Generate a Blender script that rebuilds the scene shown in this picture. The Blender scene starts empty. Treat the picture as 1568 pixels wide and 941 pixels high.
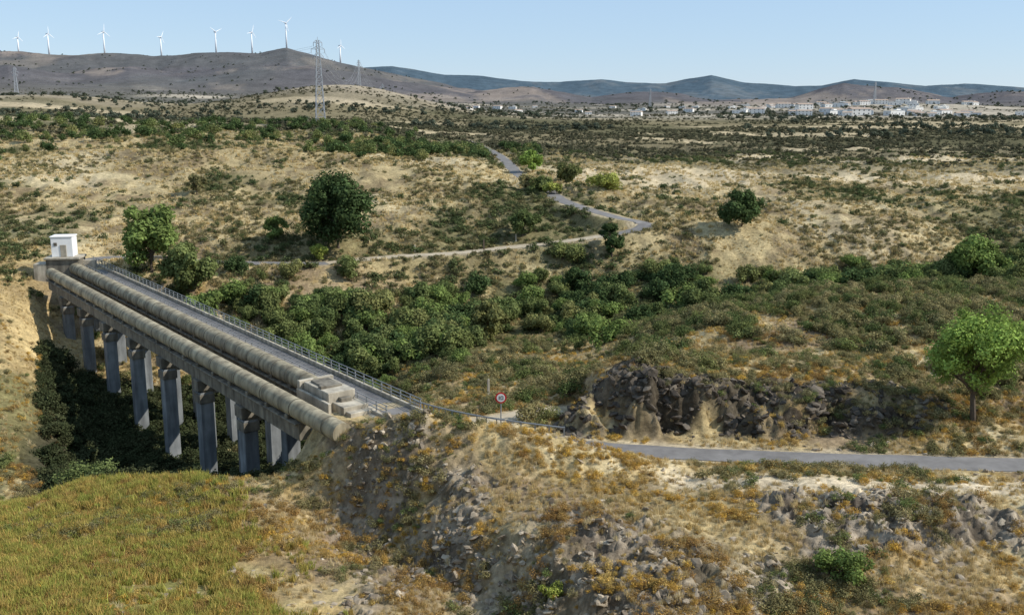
import bpy, math, random
import numpy as np
from mathutils import Vector, Matrix

rng = np.random.default_rng(11)
random.seed(5)
scene = bpy.context.scene
EYE = 26.0

# ------------------------------------------------------------------ noise
PERM = np.random.default_rng(3).permutation(4096)
def _h(ix, iy, s):
    return PERM[(PERM[(ix + s * 131) & 4095] + iy) & 4095] / 4095.0
def vnoise(x, y, s=0):
    x = np.asarray(x, float); y = np.asarray(y, float)
    fx = np.floor(x); fy = np.floor(y)
    ix = fx.astype(np.int64); iy = fy.astype(np.int64)
    u = x - fx; v = y - fy
    u = u * u * u * (u * (u * 6 - 15) + 10); v = v * v * v * (v * (v * 6 - 15) + 10)
    a = _h(ix, iy, s); b = _h(ix + 1, iy, s); c = _h(ix, iy + 1, s); d = _h(ix + 1, iy + 1, s)
    return (a + (b - a) * u + (c - a) * v + (a - b - c + d) * u * v) * 2 - 1
def fbm(x, y, o=4, s=0, g=0.5):
    t = 0; a = 1; n = 0
    cs, sn = 0.8, 0.6
    for i in range(o):
        t = t + a * vnoise(x, y, s + i * 7); n += a
        a *= g
        x, y = (x * cs - y * sn) * 2.03 + 11.3, (x * sn + y * cs) * 2.03 - 4.7
    return t / n
def ridged(x, y, o=3, s=0):
    t = 0; a = 1; n = 0
    for i in range(o):
        t = t + a * (1 - np.abs(vnoise(x, y, s + i * 5)) * 2); n += a
        a *= .5
        x, y = (x * .8 - y * .6) * 2.1 + 3.1, (x * .6 + y * .8) * 2.1 + 9.2
    return t / n
def ss(x):
    x = np.clip(x, 0, 1); return x * x * (3 - 2 * x)

# ------------------------------------------------------------------ terrain
START = [(1, 24.2), (8, 19), (20, 9)]
COLS = {
 -.62: [(35,2),(48,0),(62,-3),(72,-5),(80,-8),(90,-6),(105,-2),(125,1),(155,5),(205,10),(275,16),(375,23),(450,21),(600,20),(800,21),(1200,30),(1500,42),(2000,70)],
 -.54: [(35,2),(48,0),(70,-3.5),(78,-7),(86,-6),(100,-2.5),(120,0),(150,2.5),(160,3.2),(205,8.5),(275,15),(375,22.5),(450,21),(600,20),(800,21),(1200,30),(1500,42),(2000,70)],
 -.50: [(35,2),(48,0),(72,-3.5),(80,-8),(92,-7.5),(105,-5),(125,-3),(143,-1.0),(150,1.5),(165,3),(205,8.7),(275,15),(370,21.5),(450,20.5),(600,19),(800,20),(1200,30),(1500,42),(2000,70)],
 -.46: [(35,2),(48,0),(74,-3),(82,-9),(95,-12.5),(105,-12),(125,-10),(136,-8),(143,-4),(149,.8),(165,2.5),(205,9),(275,15),(360,21),(450,20),(600,19),(800,20),(1200,30),(1500,42),(2000,68)],
 -.36: [(35,1),(48,-.5),(74,-2.8),(84,-10),(92,-12.5),(112,-13),(126,-11),(138,-5),(149,1),(158,1.8),(170,3.2),(205,8.3),(262,14.5),(375,19.5),(450,19),(600,18),(800,20),(1200,30),(1500,40),(2000,62)],
 -.25: [(35,0),(48,-1),(60,-1.5),(71,-1.6),(78,-6),(88,-11),(100,-12.5),(118,-11.5),(132,-7),(145,-1),(152,1.5),(160,2.4),(205,8),(262,14.5),(346,19),(420,18.5),(600,17),(800,20),(1200,30),(1500,38),(2000,55)],
 -.20: [(35,-1),(48,-1.5),(60,-1.8),(68,-.9),(74,-1.5),(82,-5),(92,-8),(104,-11),(118,-11),(134,-7),(147,-1),(154,1.5),(160,2.2),(205,8),(250,13.5),(350,18.5),(420,17.8),(600,17),(800,20),(1200,29),(1500,36),(2000,50)],
 -.15: [(35,-1),(45,-1.5),(56,-1.5),(63,-.2),(69,1),(77,.9),(84,-.5),(92,-4),(105,-8.5),(120,-9.5),(135,-6.5),(148,-1),(159,1.8),(205,8),(236,12),(360,17.8),(420,17),(600,17),(800,20),(1200,28),(1500,33),(2000,45)],
 -.05: [(35,0),(45,-.5),(54,.6),(64,1.3),(76,1),(88,-.5),(105,-3),(126,-5.5),(140,-7.5),(152,-4.5),(165,1.9),(178,4),(205,7.6),(236,11),(275,11.8),(325,12.3),(420,12.5),(600,14),(800,17),(1200,23),(1500,26),(2000,32)],
 .06: [(35,1),(45,1),(56,1.8),(70,1),(80,.8),(95,-1),(110,-3),(130,-5.5),(145,-6.2),(155,-4),(172,3),(185,6.2),(205,8),(236,9.5),(300,10.3),(420,11),(600,13.5),(800,16),(1200,21),(1500,23),(2000,28)],
 .20: [(35,.5),(45,.8),(55,2),(61,1.8),(69,1),(80,1.2),(100,3),(120,1.5),(138,-3),(150,-4.5),(163,1),(173,5),(190,6.5),(215,7.4),(260,8),(350,9.5),(500,11.5),(700,14.5),(1000,18.3),(1500,22.5),(2000,26)],
 .34: [(35,0),(45,.4),(50,.7),(55,2.3),(60,2),(69,1),(80,1.6),(92,2.8),(108,4.5),(130,2.5),(147,-1.5),(160,-2),(175,4),(190,6.3),(215,7),(260,7.6),(350,9.2),(500,11.3),(700,14.3),(1000,18.3),(1500,22.5),(2000,26)],
 .48: [(35,.5),(45,1),(50,1.2),(56,2.6),(60,2.1),(69,1),(76,1.8),(90,3),(105,4.3),(128,2.8),(150,-1),(163,-1),(180,4),(195,6),(260,7.5),(350,9),(500,11.2),(700,14.2),(1000,18.3),(1500,22.5),(2000,26)],
 .65: [(35,.5),(45,1),(56,2.4),(60,2.1),(67,1),(76,1.8),(90,3),(105,4),(128,3),(150,0),(163,0),(180,4.5),(195,6),(260,7.5),(350,9),(500,11.2),(700,14.2),(1000,18.3),(1500,22.5),(2000,26)],
}
NR, NY = 256, 760
RG = np.linspace(-.62, .65, NR); LY = np.linspace(math.log(1), math.log(12000), NY)
ck = sorted(COLS)
prof = []
for c in ck:
    pts = START + COLS[c]
    last = pts[-1][1]
    pts = pts + [(3500, last + 8), (12000, last + 15)]
    prof.append(np.interp(LY, [math.log(p[0]) for p in pts], [p[1] for p in pts]))
prof = np.array(prof)
GRID = np.array([np.interp(RG, ck, prof[:, j]) for j in range(NY)])
def blur(a, s, ax):
    k = np.exp(-.5 * (np.arange(-4 * s, 4 * s + 1) / s) ** 2); k /= k.sum()
    pad = [(0, 0), (0, 0)]; pad[ax] = (4 * s, 4 * s)
    return np.apply_along_axis(lambda m: np.convolve(m, k, 'valid'), ax, np.pad(a, pad, mode='edge'))
GRID = blur(blur(GRID, 3, 1), 1, 0)

def H0(X, Y):
    Yc = np.clip(Y, 1.01, 11900)
    r = np.clip(X / Yc, -.619, .649)
    fi = (r - RG[0]) / (RG[1] - RG[0]); fj = (np.log(Yc) - LY[0]) / (LY[1] - LY[0])
    i = fi.astype(int); j = fj.astype(int); u = fi - i; v = fj - j
    return (GRID[j, i] * (1 - u) * (1 - v) + GRID[j, i + 1] * u * (1 - v) + GRID[j + 1, i] * (1 - u) * v + GRID[j + 1, i + 1] * u * v)

def _pd(X, Y, pts, vals=None):
    D = np.full(np.shape(X), 1e9); Vv = np.zeros(np.shape(X))
    for k in range(len(pts) - 1):
        ax, ay = pts[k][:2]; bx, by = pts[k + 1][:2]
        dx, dy = bx - ax, by - ay; L = dx * dx + dy * dy
        t = np.clip(((X - ax) * dx + (Y - ay) * dy) / L, 0, 1)
        d = np.hypot(X - ax - t * dx, Y - ay - t * dy)
        m = d < D
        D = np.where(m, d, D)
        if vals is not None:
            Vv = np.where(m, vals[k] + (vals[k + 1] - vals[k]) * t, Vv)
    return D, Vv
def polydist(X, Y, pts, vals=None, mg=9.0):
    """distance to a path; points well outside its bounds are skipped, long paths are handled in pieces"""
    X = np.asarray(X, float); Y = np.asarray(Y, float)
    D = np.full(X.shape, 1e3); V = np.zeros(X.shape); step = 8
    for s in range(0, len(pts) - 1, step):
        seg = pts[s:s + step + 1]; vs = None if vals is None else vals[s:s + step + 1]
        xs = [p[0] for p in seg]; ys_ = [p[1] for p in seg]
        m = (X > min(xs) - mg) & (X < max(xs) + mg) & (Y > min(ys_) - mg) & (Y < max(ys_) + mg)
        if not m.any(): continue
        d, v = _pd(X[m], Y[m], seg, vs)
        b = d < D[m]
        D[m] = np.where(b, d, D[m]); V[m] = np.where(b, v, V[m])
    return D, V

def smooth_path(pts, n=10):
    P = [np.array(p, float) for p in pts]; out = []
    for i in range(len(P) - 1):
        p0 = P[max(i - 1, 0)]; p1 = P[i]; p2 = P[i + 1]; p3 = P[min(i + 2, len(P) - 1)]
        for k in range(n):
            t = k / n
            out.append(.5 * ((2 * p1) + (-p0 + p2) * t + (2 * p0 - 5 * p1 + 4 * p2 - p3) * t * t + (-p0 + 3 * p1 - 3 * p2 + p3) * t ** 3))
    out.append(P[-1]); return out

ROAD_NEAR = smooth_path([(-10.2,78.7,1.25),(-8.6,76.9,1.2),(-5.2,74.6,1.1),(0,72.2,1.0),(8,69.7,.95),(22,67.8,.9),(37,66.6,.9),(60,65.3,.9),(110,61,.9)], 6)
ROAD_FAR = smooth_path([(-66.9,153.1,1.25),(-69.5,157,1.4),(-68,161,1.6),(-61,160,1.7),(-48,156.5,1.6),(-35,155,1.6),(-29.8,155.6,1.6),(-20,161,1.8),(-9.3,164,2.0),(.7,168,2.5),(7.5,169.5,3),(15.8,172,3.8),(22.3,174,4.8),(23.6,177,5.6),(18.7,180,6.4),(12.5,189,7.5),(9.4,198,8.1),(6.5,214,9.3),(1.7,236,10.3),(-1.6,275,11.4),(-7,325,12.2),(-20,430,12.3)], 6)
TRACK = smooth_path([(-3.5,75.2,1.0),(-1.0,77.0,1.0),(1.5,78.8,.9),(4.2,79.8,.8)], 5)
GULLY = smooth_path([(-14.0,69),(-12,66.5),(-9.3,63),(-4.9,57),(-2.0,52.5),(2,44),(4,34)], 5)
MOUND = [(-13.2,71.6,1.6),(-11.0,70.6,2.6),(-6.5,69.0,3.75),(0,67.0,3.5),(5,65.6,2.9),(9,64.4,2.2),(13,63.3,1.5)]
DIRT = [(12, 62.0), (22, 59.5), (34, 59.5), (60, 60)]
def rdist(path, X, Y):
    return polydist(X, Y, path, [p[2] for p in path])

ROCKS = [(12,76,8.5,4.5,1.0),(23,76.3,9,3.0,.9),(23,54,8.5,4.2,1.0),(5.5,50,5.5,8,.85),(-9.5,65.5,3.6,4,.75),(-4.5,60,3.4,6,.8),(0,51,4,6,.65),
         (32,75.0,5,2.0,.7),(-13,72,2.2,4,.45),(12,48,5,4,.6),(-8,56,2.2,7,.5),(33,52,6,4,.8)]
def rockmask(X, Y):
    m = np.zeros(np.shape(X)); n = fbm(X / 2.2, Y / 2.2, 3, 91)
    for cx, cy, rx, ry, w in ROCKS:
        d = np.hypot((X - cx) / rx, (Y - cy) / ry)
        m = np.maximum(m, w * ss((1.15 - d + n * .6) / .45))
    face = ss((Y - 71.4) / .8) * (1 - ss((Y - 77.5) / 2.5)) * ss((X - 3.2) / 1.5) * (1 - ss((X - 30) / 5)) * ss(n * 1.5 + 1.15 - .25 * ss((X - 18) / 4))
    return np.maximum(m, face)

R1 = [(-.7,165),(-.572,170),(-.507,185),(-.456,180),(-.404,182),(-.352,174),(-.313,185),(-.281,189),(-.2485,185),(-.2227,198),(-.203,182),(-.171,157),(-.145,143),(-.119,128),(-.087,108),(-.054,80),(0,52),(.05,38),(.2,30),(.8,30)]
R2 = [(-.8,160),(-.3,190),(-.171,220),(-.145,238),(-.119,246),(-.067,202),(-.0285,194),(.0104,170),(.049,160),(.088,176),(.114,160),(.153,154),(.198,204),(.23,166),(.282,142),(.308,146),(.34,180),(.373,166),(.412,142),(.45,152),(.507,134),(.6,138),(.8,150)]
R3 = [(-.8,95),(-.55,100),(-.50,118),(-.44,98),(-.38,112),(-.33,92),(-.26,108),(-.20,112),(-.15,92),(-.1,76),(-.04,58),(.02,66),(.08,46),(.15,60),(.2,44),(.28,46),(.33,76),(.38,70),(.44,46),(.5,60),(.8,46)]
def height(X, Y, fine=True):
    X = np.asarray(X, float); Y = np.asarray(Y, float)
    z = H0(X, Y)
    Yc = np.maximum(Y, 1); r = X / Yc
    n = fbm(X / 2.5, Y / 2.5, 4, 40)
    A = np.interp(X, [3.6, 7.0, 10, 15, 19, 28, 33, 42], [0, 2.6, 3.7, 3.2, 2.1, 1.9, .9, .6])
    z = z + A * ss((Y + n * 2.6 - 72.4) / 3.2) * (1 - ss((Y - 81) / 16))
    dg, _ = polydist(X, Y, GULLY)
    z = z - 3.0 * ss((70.5 - Y) / 5) * np.exp(-((dg + n * 1.0) / 2.9) ** 2)
    db = np.hypot(X + 12.6, Y - 76.0)
    cone = 1.3 - 1.7 * np.maximum(db - 3.0 + n, 0)
    z = z + np.maximum(cone - z, 0) * (db < 16)
    dm, vm = polydist(X, Y, MOUND, [p[2] for p in MOUND])
    z = z + np.maximum(vm - z, 0) * np.exp(-((dm + n * .8) / 2.5) ** 2)
    z = z + 24 * np.exp(-((X + 155) / 95) ** 2 - ((Y - 900) / 160) ** 2)
    z = z + 16 * np.exp(-((X + 380) / 90) ** 2 - ((Y - 800) / 130) ** 2)
    z = z + 7 * np.exp(-((X - 520) / 190) ** 2 - ((Y - 1350) / 190) ** 2)
    far = ss((Y - 700) / 900)
    nf = fbm(X / 330, Y / 330, 5, 60)
    z = z + far * nf * 9
    w3 = np.exp(-((Y - 2150) / 260) ** 2)
    z3 = np.interp(r, [a for a, b in R3], [b for a, b in R3]); z = z + np.maximum(z3 - z, 0) * w3 + w3 * fbm(X / 110, Y / 110, 4, 64) * 9
    w1 = np.where(Y < 3000, np.exp(-((Y - 3000) / 420) ** 2), np.exp(-((Y - 3000) / 900) ** 2))
    z1 = np.interp(r, [a for a, b in R1], [b for a, b in R1]); z = z + np.maximum(z1 - z, 0) * w1
    z = z + w1 * (fbm(X / 160, Y / 160, 4, 61) * 8 + ridged(X / 260, Y / 380, 4, 63) * 20 * ss((3000 - Y) / 300)) * (z1 > 45)
    w2 = np.where(Y < 5500, np.exp(-((Y - 5500) / 750) ** 2), np.exp(-((Y - 5500) / 2500) ** 2))
    z2 = np.interp(r, [a for a, b in R2], [b for a, b in R2]); z = z + np.maximum(z2 - z, 0) * w2
    z = z + w2 * (fbm(X / 300, Y / 300, 4, 62) * 9 + ridged(X / 420, Y / 700, 4, 66) * 24 * ss((5500 - Y) / 500))
    dr = np.minimum(np.minimum(rdist(ROAD_NEAR, X, Y)[0], rdist(ROAD_FAR, X, Y)[0]), rdist(TRACK, X, Y)[0])
    rm = ss((dr - 1.9) / 3)
    nearfade = ss((Y - 25) / 15)
    z = z + rm * nearfade * (fbm(X / 9, Y / 9, 3, 5) * .55)
    hill = ss((Y - 145) / 25) * (1 - ss((Y - 420) / 300))
    z = z + rm * hill * (ridged(X / 17 , Y / 30, 4, 15) * 1.7 + fbm(X / 45, Y / 45, 3, 16) * 1.4 * ss((Y-200)/60))
    if fine:
        z = z + rm * nearfade * (fbm(X / 1.6, Y / 1.6, 4, 6) * .24) * (1 - ss((Y - 250) / 200))
        rk = rockmask(X, Y)
        s = np.floor((X * .5 + Y * .25 + fbm(X / 1.5, Y / 1.5, 3, 8) * 1.5) * 1.6)
        blocks = ridged(X / 1.7, Y / 1.1, 4, 20) * .7 + (_h(s.astype(np.int64), np.floor(X * .7 + Y * 1.1).astype(np.int64), 4) - .5) * .4
        z = z + rm * rk * blocks
    for path, hw, bl in ((ROAD_NEAR, 1.6, 1.3), (ROAD_FAR, 1.8, 3.0), (TRACK, 1.2, 1.6)):
        d, zr = rdist(path, X, Y)
        k = 1 - ss((d - hw - .5) / bl)
        z = z * (1 - k) + zr * k
    return z
def hz(x, y, fine=False):
    return float(height(np.array([x]), np.array([y]), fine)[0])

# ------------------------------------------------------------------ mesh helpers
def np_mesh(name, V, Q, smooth=False):
    me = bpy.data.meshes.new(name)
    V = np.asarray(V, np.float32); Q = np.asarray(Q, np.int32)
    k = Q.shape[1]
    me.vertices.add(len(V)); me.vertices.foreach_set('co', V.ravel())
    me.loops.add(Q.size); me.loops.foreach_set('vertex_index', Q.ravel())
    me.polygons.add(len(Q)); me.polygons.foreach_set('loop_start', np.arange(0, Q.size, k, dtype=np.int32))
    me.polygons.foreach_set('use_smooth', np.full(len(Q), smooth))
    me.update(calc_edges=True)
    return me
def link(name, me, parent=None, coll=None):
    o = bpy.data.objects.new(name, me)
    (coll or scene.collection).objects.link(o)
    if parent: o.parent = parent
    return o
class MB:
    def __init__(s): s.v = []; s.f = []; s.m = []; s.sh = []
    def add(s, vs, fs, m=0, sh=1.0):
        b = len(s.v); s.v += [tuple(v) for v in vs]
        for f in fs: s.f.append(tuple(b + i for i in f)); s.m.append(m); s.sh.append(sh)
    def box(s, c, d, m=0, rot=0.0, taper=1.0):
        x, y, z = [k / 2 for k in d]; cr, sr = math.cos(rot), math.sin(rot); vs = []
        for dz, t in ((-z, 1), (z, taper)):
            for dx, dy in ((-x, -y), (x, -y), (x, y), (-x, y)):
                dx *= t; dy *= t
                vs.append((c[0] + dx * cr - dy * sr, c[1] + dx * sr + dy * cr, c[2] + dz))
        s.add(vs, [(3, 2, 1, 0), (4, 5, 6, 7), (0, 1, 5, 4), (1, 2, 6, 5), (2, 3, 7, 6), (3, 0, 4, 7)], m)
    def tube(s, p0, p1, r0, r1=None, n=8, m=0, cap=True):
        r1 = r0 if r1 is None else r1
        p0 = Vector(p0); p1 = Vector(p1); d = (p1 - p0).normalized()
        a = d.orthogonal().normalized(); b = d.cross(a); vs = []
        for p, r in ((p0, r0), (p1, r1)):
            for i in range(n):
                t = 2 * math.pi * i / n; vs.append(p + (a * math.cos(t) + b * math.sin(t)) * r)
        fs = [(i, (i + 1) % n, n + (i + 1) % n, n + i) for i in range(n)]
        if cap: fs += [tuple(range(n - 1, -1, -1)), tuple(range(n, 2 * n))]
        s.add(vs, fs, m)
    def quads(s, V, m=0, sh=None):
        n = len(V) // 4
        b = len(s.v); s.v += V.tolist()
        s.f += (np.arange(4 * n).reshape(-1, 4) + b).tolist(); s.m += [m] * n
        s.sh += (sh.tolist() if sh is not None else [1.0] * n)
    def mesh(s, name, mats, smooth=False):
        me = bpy.data.meshes.new(name); me.from_pydata(s.v, [], s.f)
        for mt in mats: me.materials.append(mt)
        me.polygons.foreach_set('material_index', s.m)
        a = me.attributes.new('shade', 'FLOAT', 'FACE'); a.data.foreach_set('value', s.sh)
        me.polygons.foreach_set('use_smooth', [smooth] * len(s.f)); me.update()
        return me

# ------------------------------------------------------------------ materials
def mat(name):
    m = bpy.data.materials.new(name); m.use_nodes = True
    nt = m.node_tree; nt.nodes.clear()
    out = nt.nodes.new('ShaderNodeOutputMaterial'); return m, nt, out
def N(nt, t, **k):
    n = nt.nodes.new(t)
    for a, b in k.items(): setattr(n, a, b)
    return n
def simple(name, col, col2=None, scale=1.0, rough=.85, bump=.2, metal=0, stain=0):
    m, nt, out = mat(name); L = nt.links
    bs = N(nt, 'ShaderNodeBsdfPrincipled'); bs.inputs['Roughness'].default_value = rough; bs.inputs['Metallic'].default_value = metal
    bs.inputs['Specular IOR Level'].default_value = .2
    tc = N(nt, 'ShaderNodeTexCoord'); nz = N(nt, 'ShaderNodeTexNoise'); nz.inputs['Scale'].default_value = scale; nz.inputs['Detail'].default_value = 8
    nz.inputs['Roughness'].default_value = .65
    L.new(tc.outputs['Object'], nz.inputs['Vector'])
    rp = N(nt, 'ShaderNodeValToRGB'); rp.color_ramp.elements[0].position = .32; rp.color_ramp.elements[1].position = .68
    c2 = col2 or tuple(c * .7 for c in col)
    rp.color_ramp.elements[0].color = (*c2, 1); rp.color_ramp.elements[1].color = (*col, 1)
    L.new(nz.outputs['Fac'], rp.inputs['Fac'])
    src = rp.outputs['Color']
    if stain:
        mp = N(nt, 'ShaderNodeMapping'); mp.inputs['Scale'].default_value = (1.3, 1.3, .18)
        L.new(tc.outputs['Object'], mp.inputs['Vector'])
        n2 = N(nt, 'ShaderNodeTexNoise'); n2.inputs['Scale'].default_value = 1.2; n2.inputs['Detail'].default_value = 6; L.new(mp.outputs[0], n2.inputs['Vector'])
        r2 = N(nt, 'ShaderNodeMapRange'); r2.inputs['From Min'].default_value = .35; r2.inputs['From Max'].default_value = .6; r2.inputs['To Min'].default_value = 1 - stain; r2.inputs['To Max'].default_value = 1.05
        L.new(n2.outputs['Fac'], r2.inputs['Value'])
        mx = N(nt, 'ShaderNodeMix', data_type='RGBA', blend_type='MULTIPLY'); mx.inputs['Factor'].default_value = 1
        L.new(src, mx.inputs['A']); L.new(r2.outputs[0], mx.inputs['B']); src = mx.outputs['Result']
    L.new(src, bs.inputs['Base Color'])
    if bump:
        bp = N(nt, 'ShaderNodeBump'); bp.inputs['Strength'].default_value = bump; bp.inputs['Distance'].default_value = .1
        L.new(nz.outputs['Fac'], bp.inputs['Height']); L.new(bp.outputs[0], bs.inputs['Normal'])
    L.new(bs.outputs[0], out.inputs[0]); return m
def foliage(name, cols, trans=.3):
    m, nt, out = mat(name); L = nt.links
    oi = N(nt, 'ShaderNodeObjectInfo'); rp = N(nt, 'ShaderNodeValToRGB'); cr = rp.color_ramp
    while len(cr.elements) < len(cols): cr.elements.new(.5)
    for i, c in enumerate(cols):
        cr.elements[i].position = i / max(1, len(cols) - 1)
    for i, c in enumerate(cols): cr.elements[i].color = (*c, 1)
    L.new(oi.outputs['Random'], rp.inputs['Fac'])
    at = N(nt, 'ShaderNodeAttribute', attribute_name='shade')
    mx = N(nt, 'ShaderNodeMix', data_type='RGBA', blend_type='MULTIPLY'); mx.inputs['Factor'].default_value = 1
    L.new(rp.outputs[0], mx.inputs['A']); L.new(at.outputs['Fac'], mx.inputs['B'])
    d = N(nt, 'ShaderNodeBsdfDiffuse'); t = N(nt, 'ShaderNodeBsdfTranslucent'); s = N(nt, 'ShaderNodeMixShader'); s.inputs[0].default_value = trans
    L.new(mx.outputs['Result'], d.inputs[0]); L.new(mx.outputs['Result'], t.inputs[0])
    L.new(d.outputs[0], s.inputs[1]); L.new(t.outputs[0], s.inputs[2]); L.new(s.outputs[0], out.inputs[0]); return m

M_conc = simple('concrete', (.27,.24,.185), (.14,.122,.095), .9, stain=.45)
M_concl = simple('pale_concrete', (.56,.50,.39), (.32,.28,.215), .7, stain=.35)
M_pipe = simple('pipe_concrete', (.44,.38,.255), (.24,.20,.135), .5, stain=.45)
M_joint = simple('pipe_joint', (.18,.155,.11), (.11,.095,.065), .8)
M_col = simple('column_concrete', (.29,.30,.295), (.18,.19,.19), .5, stain=.4)
M_white = simple('white_paint', (.84,.83,.80), (.74,.73,.70), .6, bump=.05)
M_house = simple('limewash', (.82,.80,.76), (.66,.62,.55), .02, bump=0)
M_steel = simple('galvanised_steel', (.28,.29,.29), (.2,.21,.21), 3, rough=.5, bump=0, metal=.2)
M_pyl = simple('pylon_steel', (.40,.41,.42), (.32,.33,.34), 1, rough=.6, bump=0)
M_turb = simple('turbine_white', (.85,.85,.85), (.8,.8,.8), .1, bump=0)
M_tile = simple('roof_tile', (.44,.34,.26), (.34,.25,.19), 1.5)
M_glass = simple('dark_glass', (.05,.055,.06), (.03,.03,.035), 1, rough=.3, bump=0)
M_asph = simple('asphalt', (.23,.215,.20), (.14,.13,.12), .6, bump=.1)
M_dirt = simple('dirt', (.50,.42,.30), (.34,.28,.19), .8)
M_red = simple('red_paint', (.6,.03,.03), (.5,.03,.03), 2, bump=0)
M_black = simple('black_paint', (.02,.02,.02), None, 2, bump=0)
M_bark = simple('bark', (.13,.10,.07), (.08,.06,.045), 4, bump=.4)

def ground_mat():
    m, nt, out = mat('ground_surface'); L = nt.links
    at = N(nt, 'ShaderNodeAttribute', attribute_name='Col')
    tc = N(nt, 'ShaderNodeTexCoord')
    def nz(sc, det, lo, hi, a=.3, b=.7):
        n = N(nt, 'ShaderNodeTexNoise'); n.inputs['Scale'].default_value = sc; n.inputs['Detail'].default_value = det; n.inputs['Roughness'].default_value = .7
        L.new(tc.outputs['Object'], n.inputs['Vector'])
        r = N(nt, 'ShaderNodeMapRange'); r.inputs['From Min'].default_value = a; r.inputs['From Max'].default_value = b
        r.inputs['To Min'].default_value = lo; r.inputs['To Max'].default_value = hi
        L.new(n.outputs['Fac'], r.inputs['Value']); return n, r
    n1, r1 = nz(2.2, 9, .45, 1.38); n2, r2 = nz(.35, 8, .68, 1.24); n3, r3 = nz(.02, 10, .72, 1.25)
    ml = N(nt, 'ShaderNodeMath', operation='MULTIPLY'); L.new(r1.outputs[0], ml.inputs[0]); L.new(r2.outputs[0], ml.inputs[1])
    ml2 = N(nt, 'ShaderNodeMath', operation='MULTIPLY'); L.new(ml.outputs[0], ml2.inputs[0]); L.new(r3.outputs[0], ml2.inputs[1])
    mx = N(nt, 'ShaderNodeMix', data_type='RGBA', blend_type='MULTIPLY'); mx.inputs['Factor'].default_value = 1
    L.new(at.outputs['Color'], mx.inputs['A']); L.new(ml2.outputs[0], mx.inputs['B'])
    bs = N(nt, 'ShaderNodeBsdfDiffuse'); L.new(mx.outputs['Result'], bs.inputs[0])
    bp = N(nt, 'ShaderNodeBump'); bp.inputs['Strength'].default_value = .6; bp.inputs['Distance'].default_value = .25
    L.new(n1.outputs['Fac'], bp.inputs['Height']); L.new(bp.outputs[0], bs.inputs['Normal'])
    L.new(bs.outputs[0], out.inputs[0]); return m
M_ground = ground_mat()

# ------------------------------------------------------------------ ground sheet
K = 20.0
ys = np.concatenate([np.linspace(-16, 34, 50, endpoint=False), np.exp(np.linspace(math.log(34), math.log(210), 760, endpoint=False)), np.exp(np.linspace(math.log(210), math.log(11000), 460))])
qs = np.concatenate([np.linspace(-1.5, -.62, 40, endpoint=False), np.linspace(-.62, .62, 860, endpoint=False), np.linspace(.62, 1.5, 40)])
QQ, YY = np.meshgrid(qs, ys); XX = QQ * (YY + K)
x = XX.ravel(); y = YY.ravel()
zz = height(x, y)
nr_, nc_ = XX.shape
idx = np.arange(nr_ * nc_).reshape(nr_, nc_)
quads = np.stack([idx[:-1, :-1], idx[:-1, 1:], idx[1:, 1:], idx[1:, :-1]], -1).reshape(-1, 4)
me = np_mesh('ground', np.stack([x, y, zz], 1), quads, True)

def C(*a): return np.array(a)
def lerp(a, b, t): return a * (1 - t[:, None]) + b * t[:, None]
TAN = C(.50,.385,.195); PALE = C(.62,.52,.33); GOLD = C(.43,.29,.10); SOIL = C(.28,.205,.125); OLIVE = C(.19,.165,.075)
RIVER = [(-60,84),(-42,98),(-33,108),(-28,119),(-24,128),(-13,134),(-3,142),(9,147),(20,150),(31,151),(46,151),(64,152),(90,155)]
def meadow(X, Y): return ss((-15 - X - (Y - 60) * .55 + fbm(X / 6, Y / 6, 3, 30) * 5) / 8) * (1 - ss((Y - 76) / 4))
def greenpatch(X, Y): return ss(fbm(X / 30, Y / 34, 5, 39) * 3.2 - .15)
def strips(X, Y):
    r = X / np.maximum(Y, 1); n25 = fbm(X / 28, Y / 28, 4, 31)
    a = np.exp(-((Y - 262 - 12 * n25) / 14) ** 2) * ss((r - .1) / .06) * ss(n25 * 2 + 1.1)
    b = np.exp(-((Y - 236 - 10 * n25) / 22) ** 2) * ss((r - .035) / .03) * (1 - ss((r - .22) / .08))
    c = np.exp(-((Y - 318 - 18 * n25) / 11) ** 2) * ss((r - .18) / .06) * ss(n25 * 2 + .9)
    return np.clip(np.maximum(np.maximum(a, b), c) * 1.3, 0, 1)
def fields(X, Y):
    """1 on ploughed / stubble strips of the plateau and plain, 0 on scrub; strips run across the valley and break up"""
    f = fbm(X / 150, Y / 42 + X / 400, 4, 50) + .35 * fbm(X / 30, Y / 14, 3, 55)
    return np.maximum(ss(f * 4.5 - .75), strips(X, Y))
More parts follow.
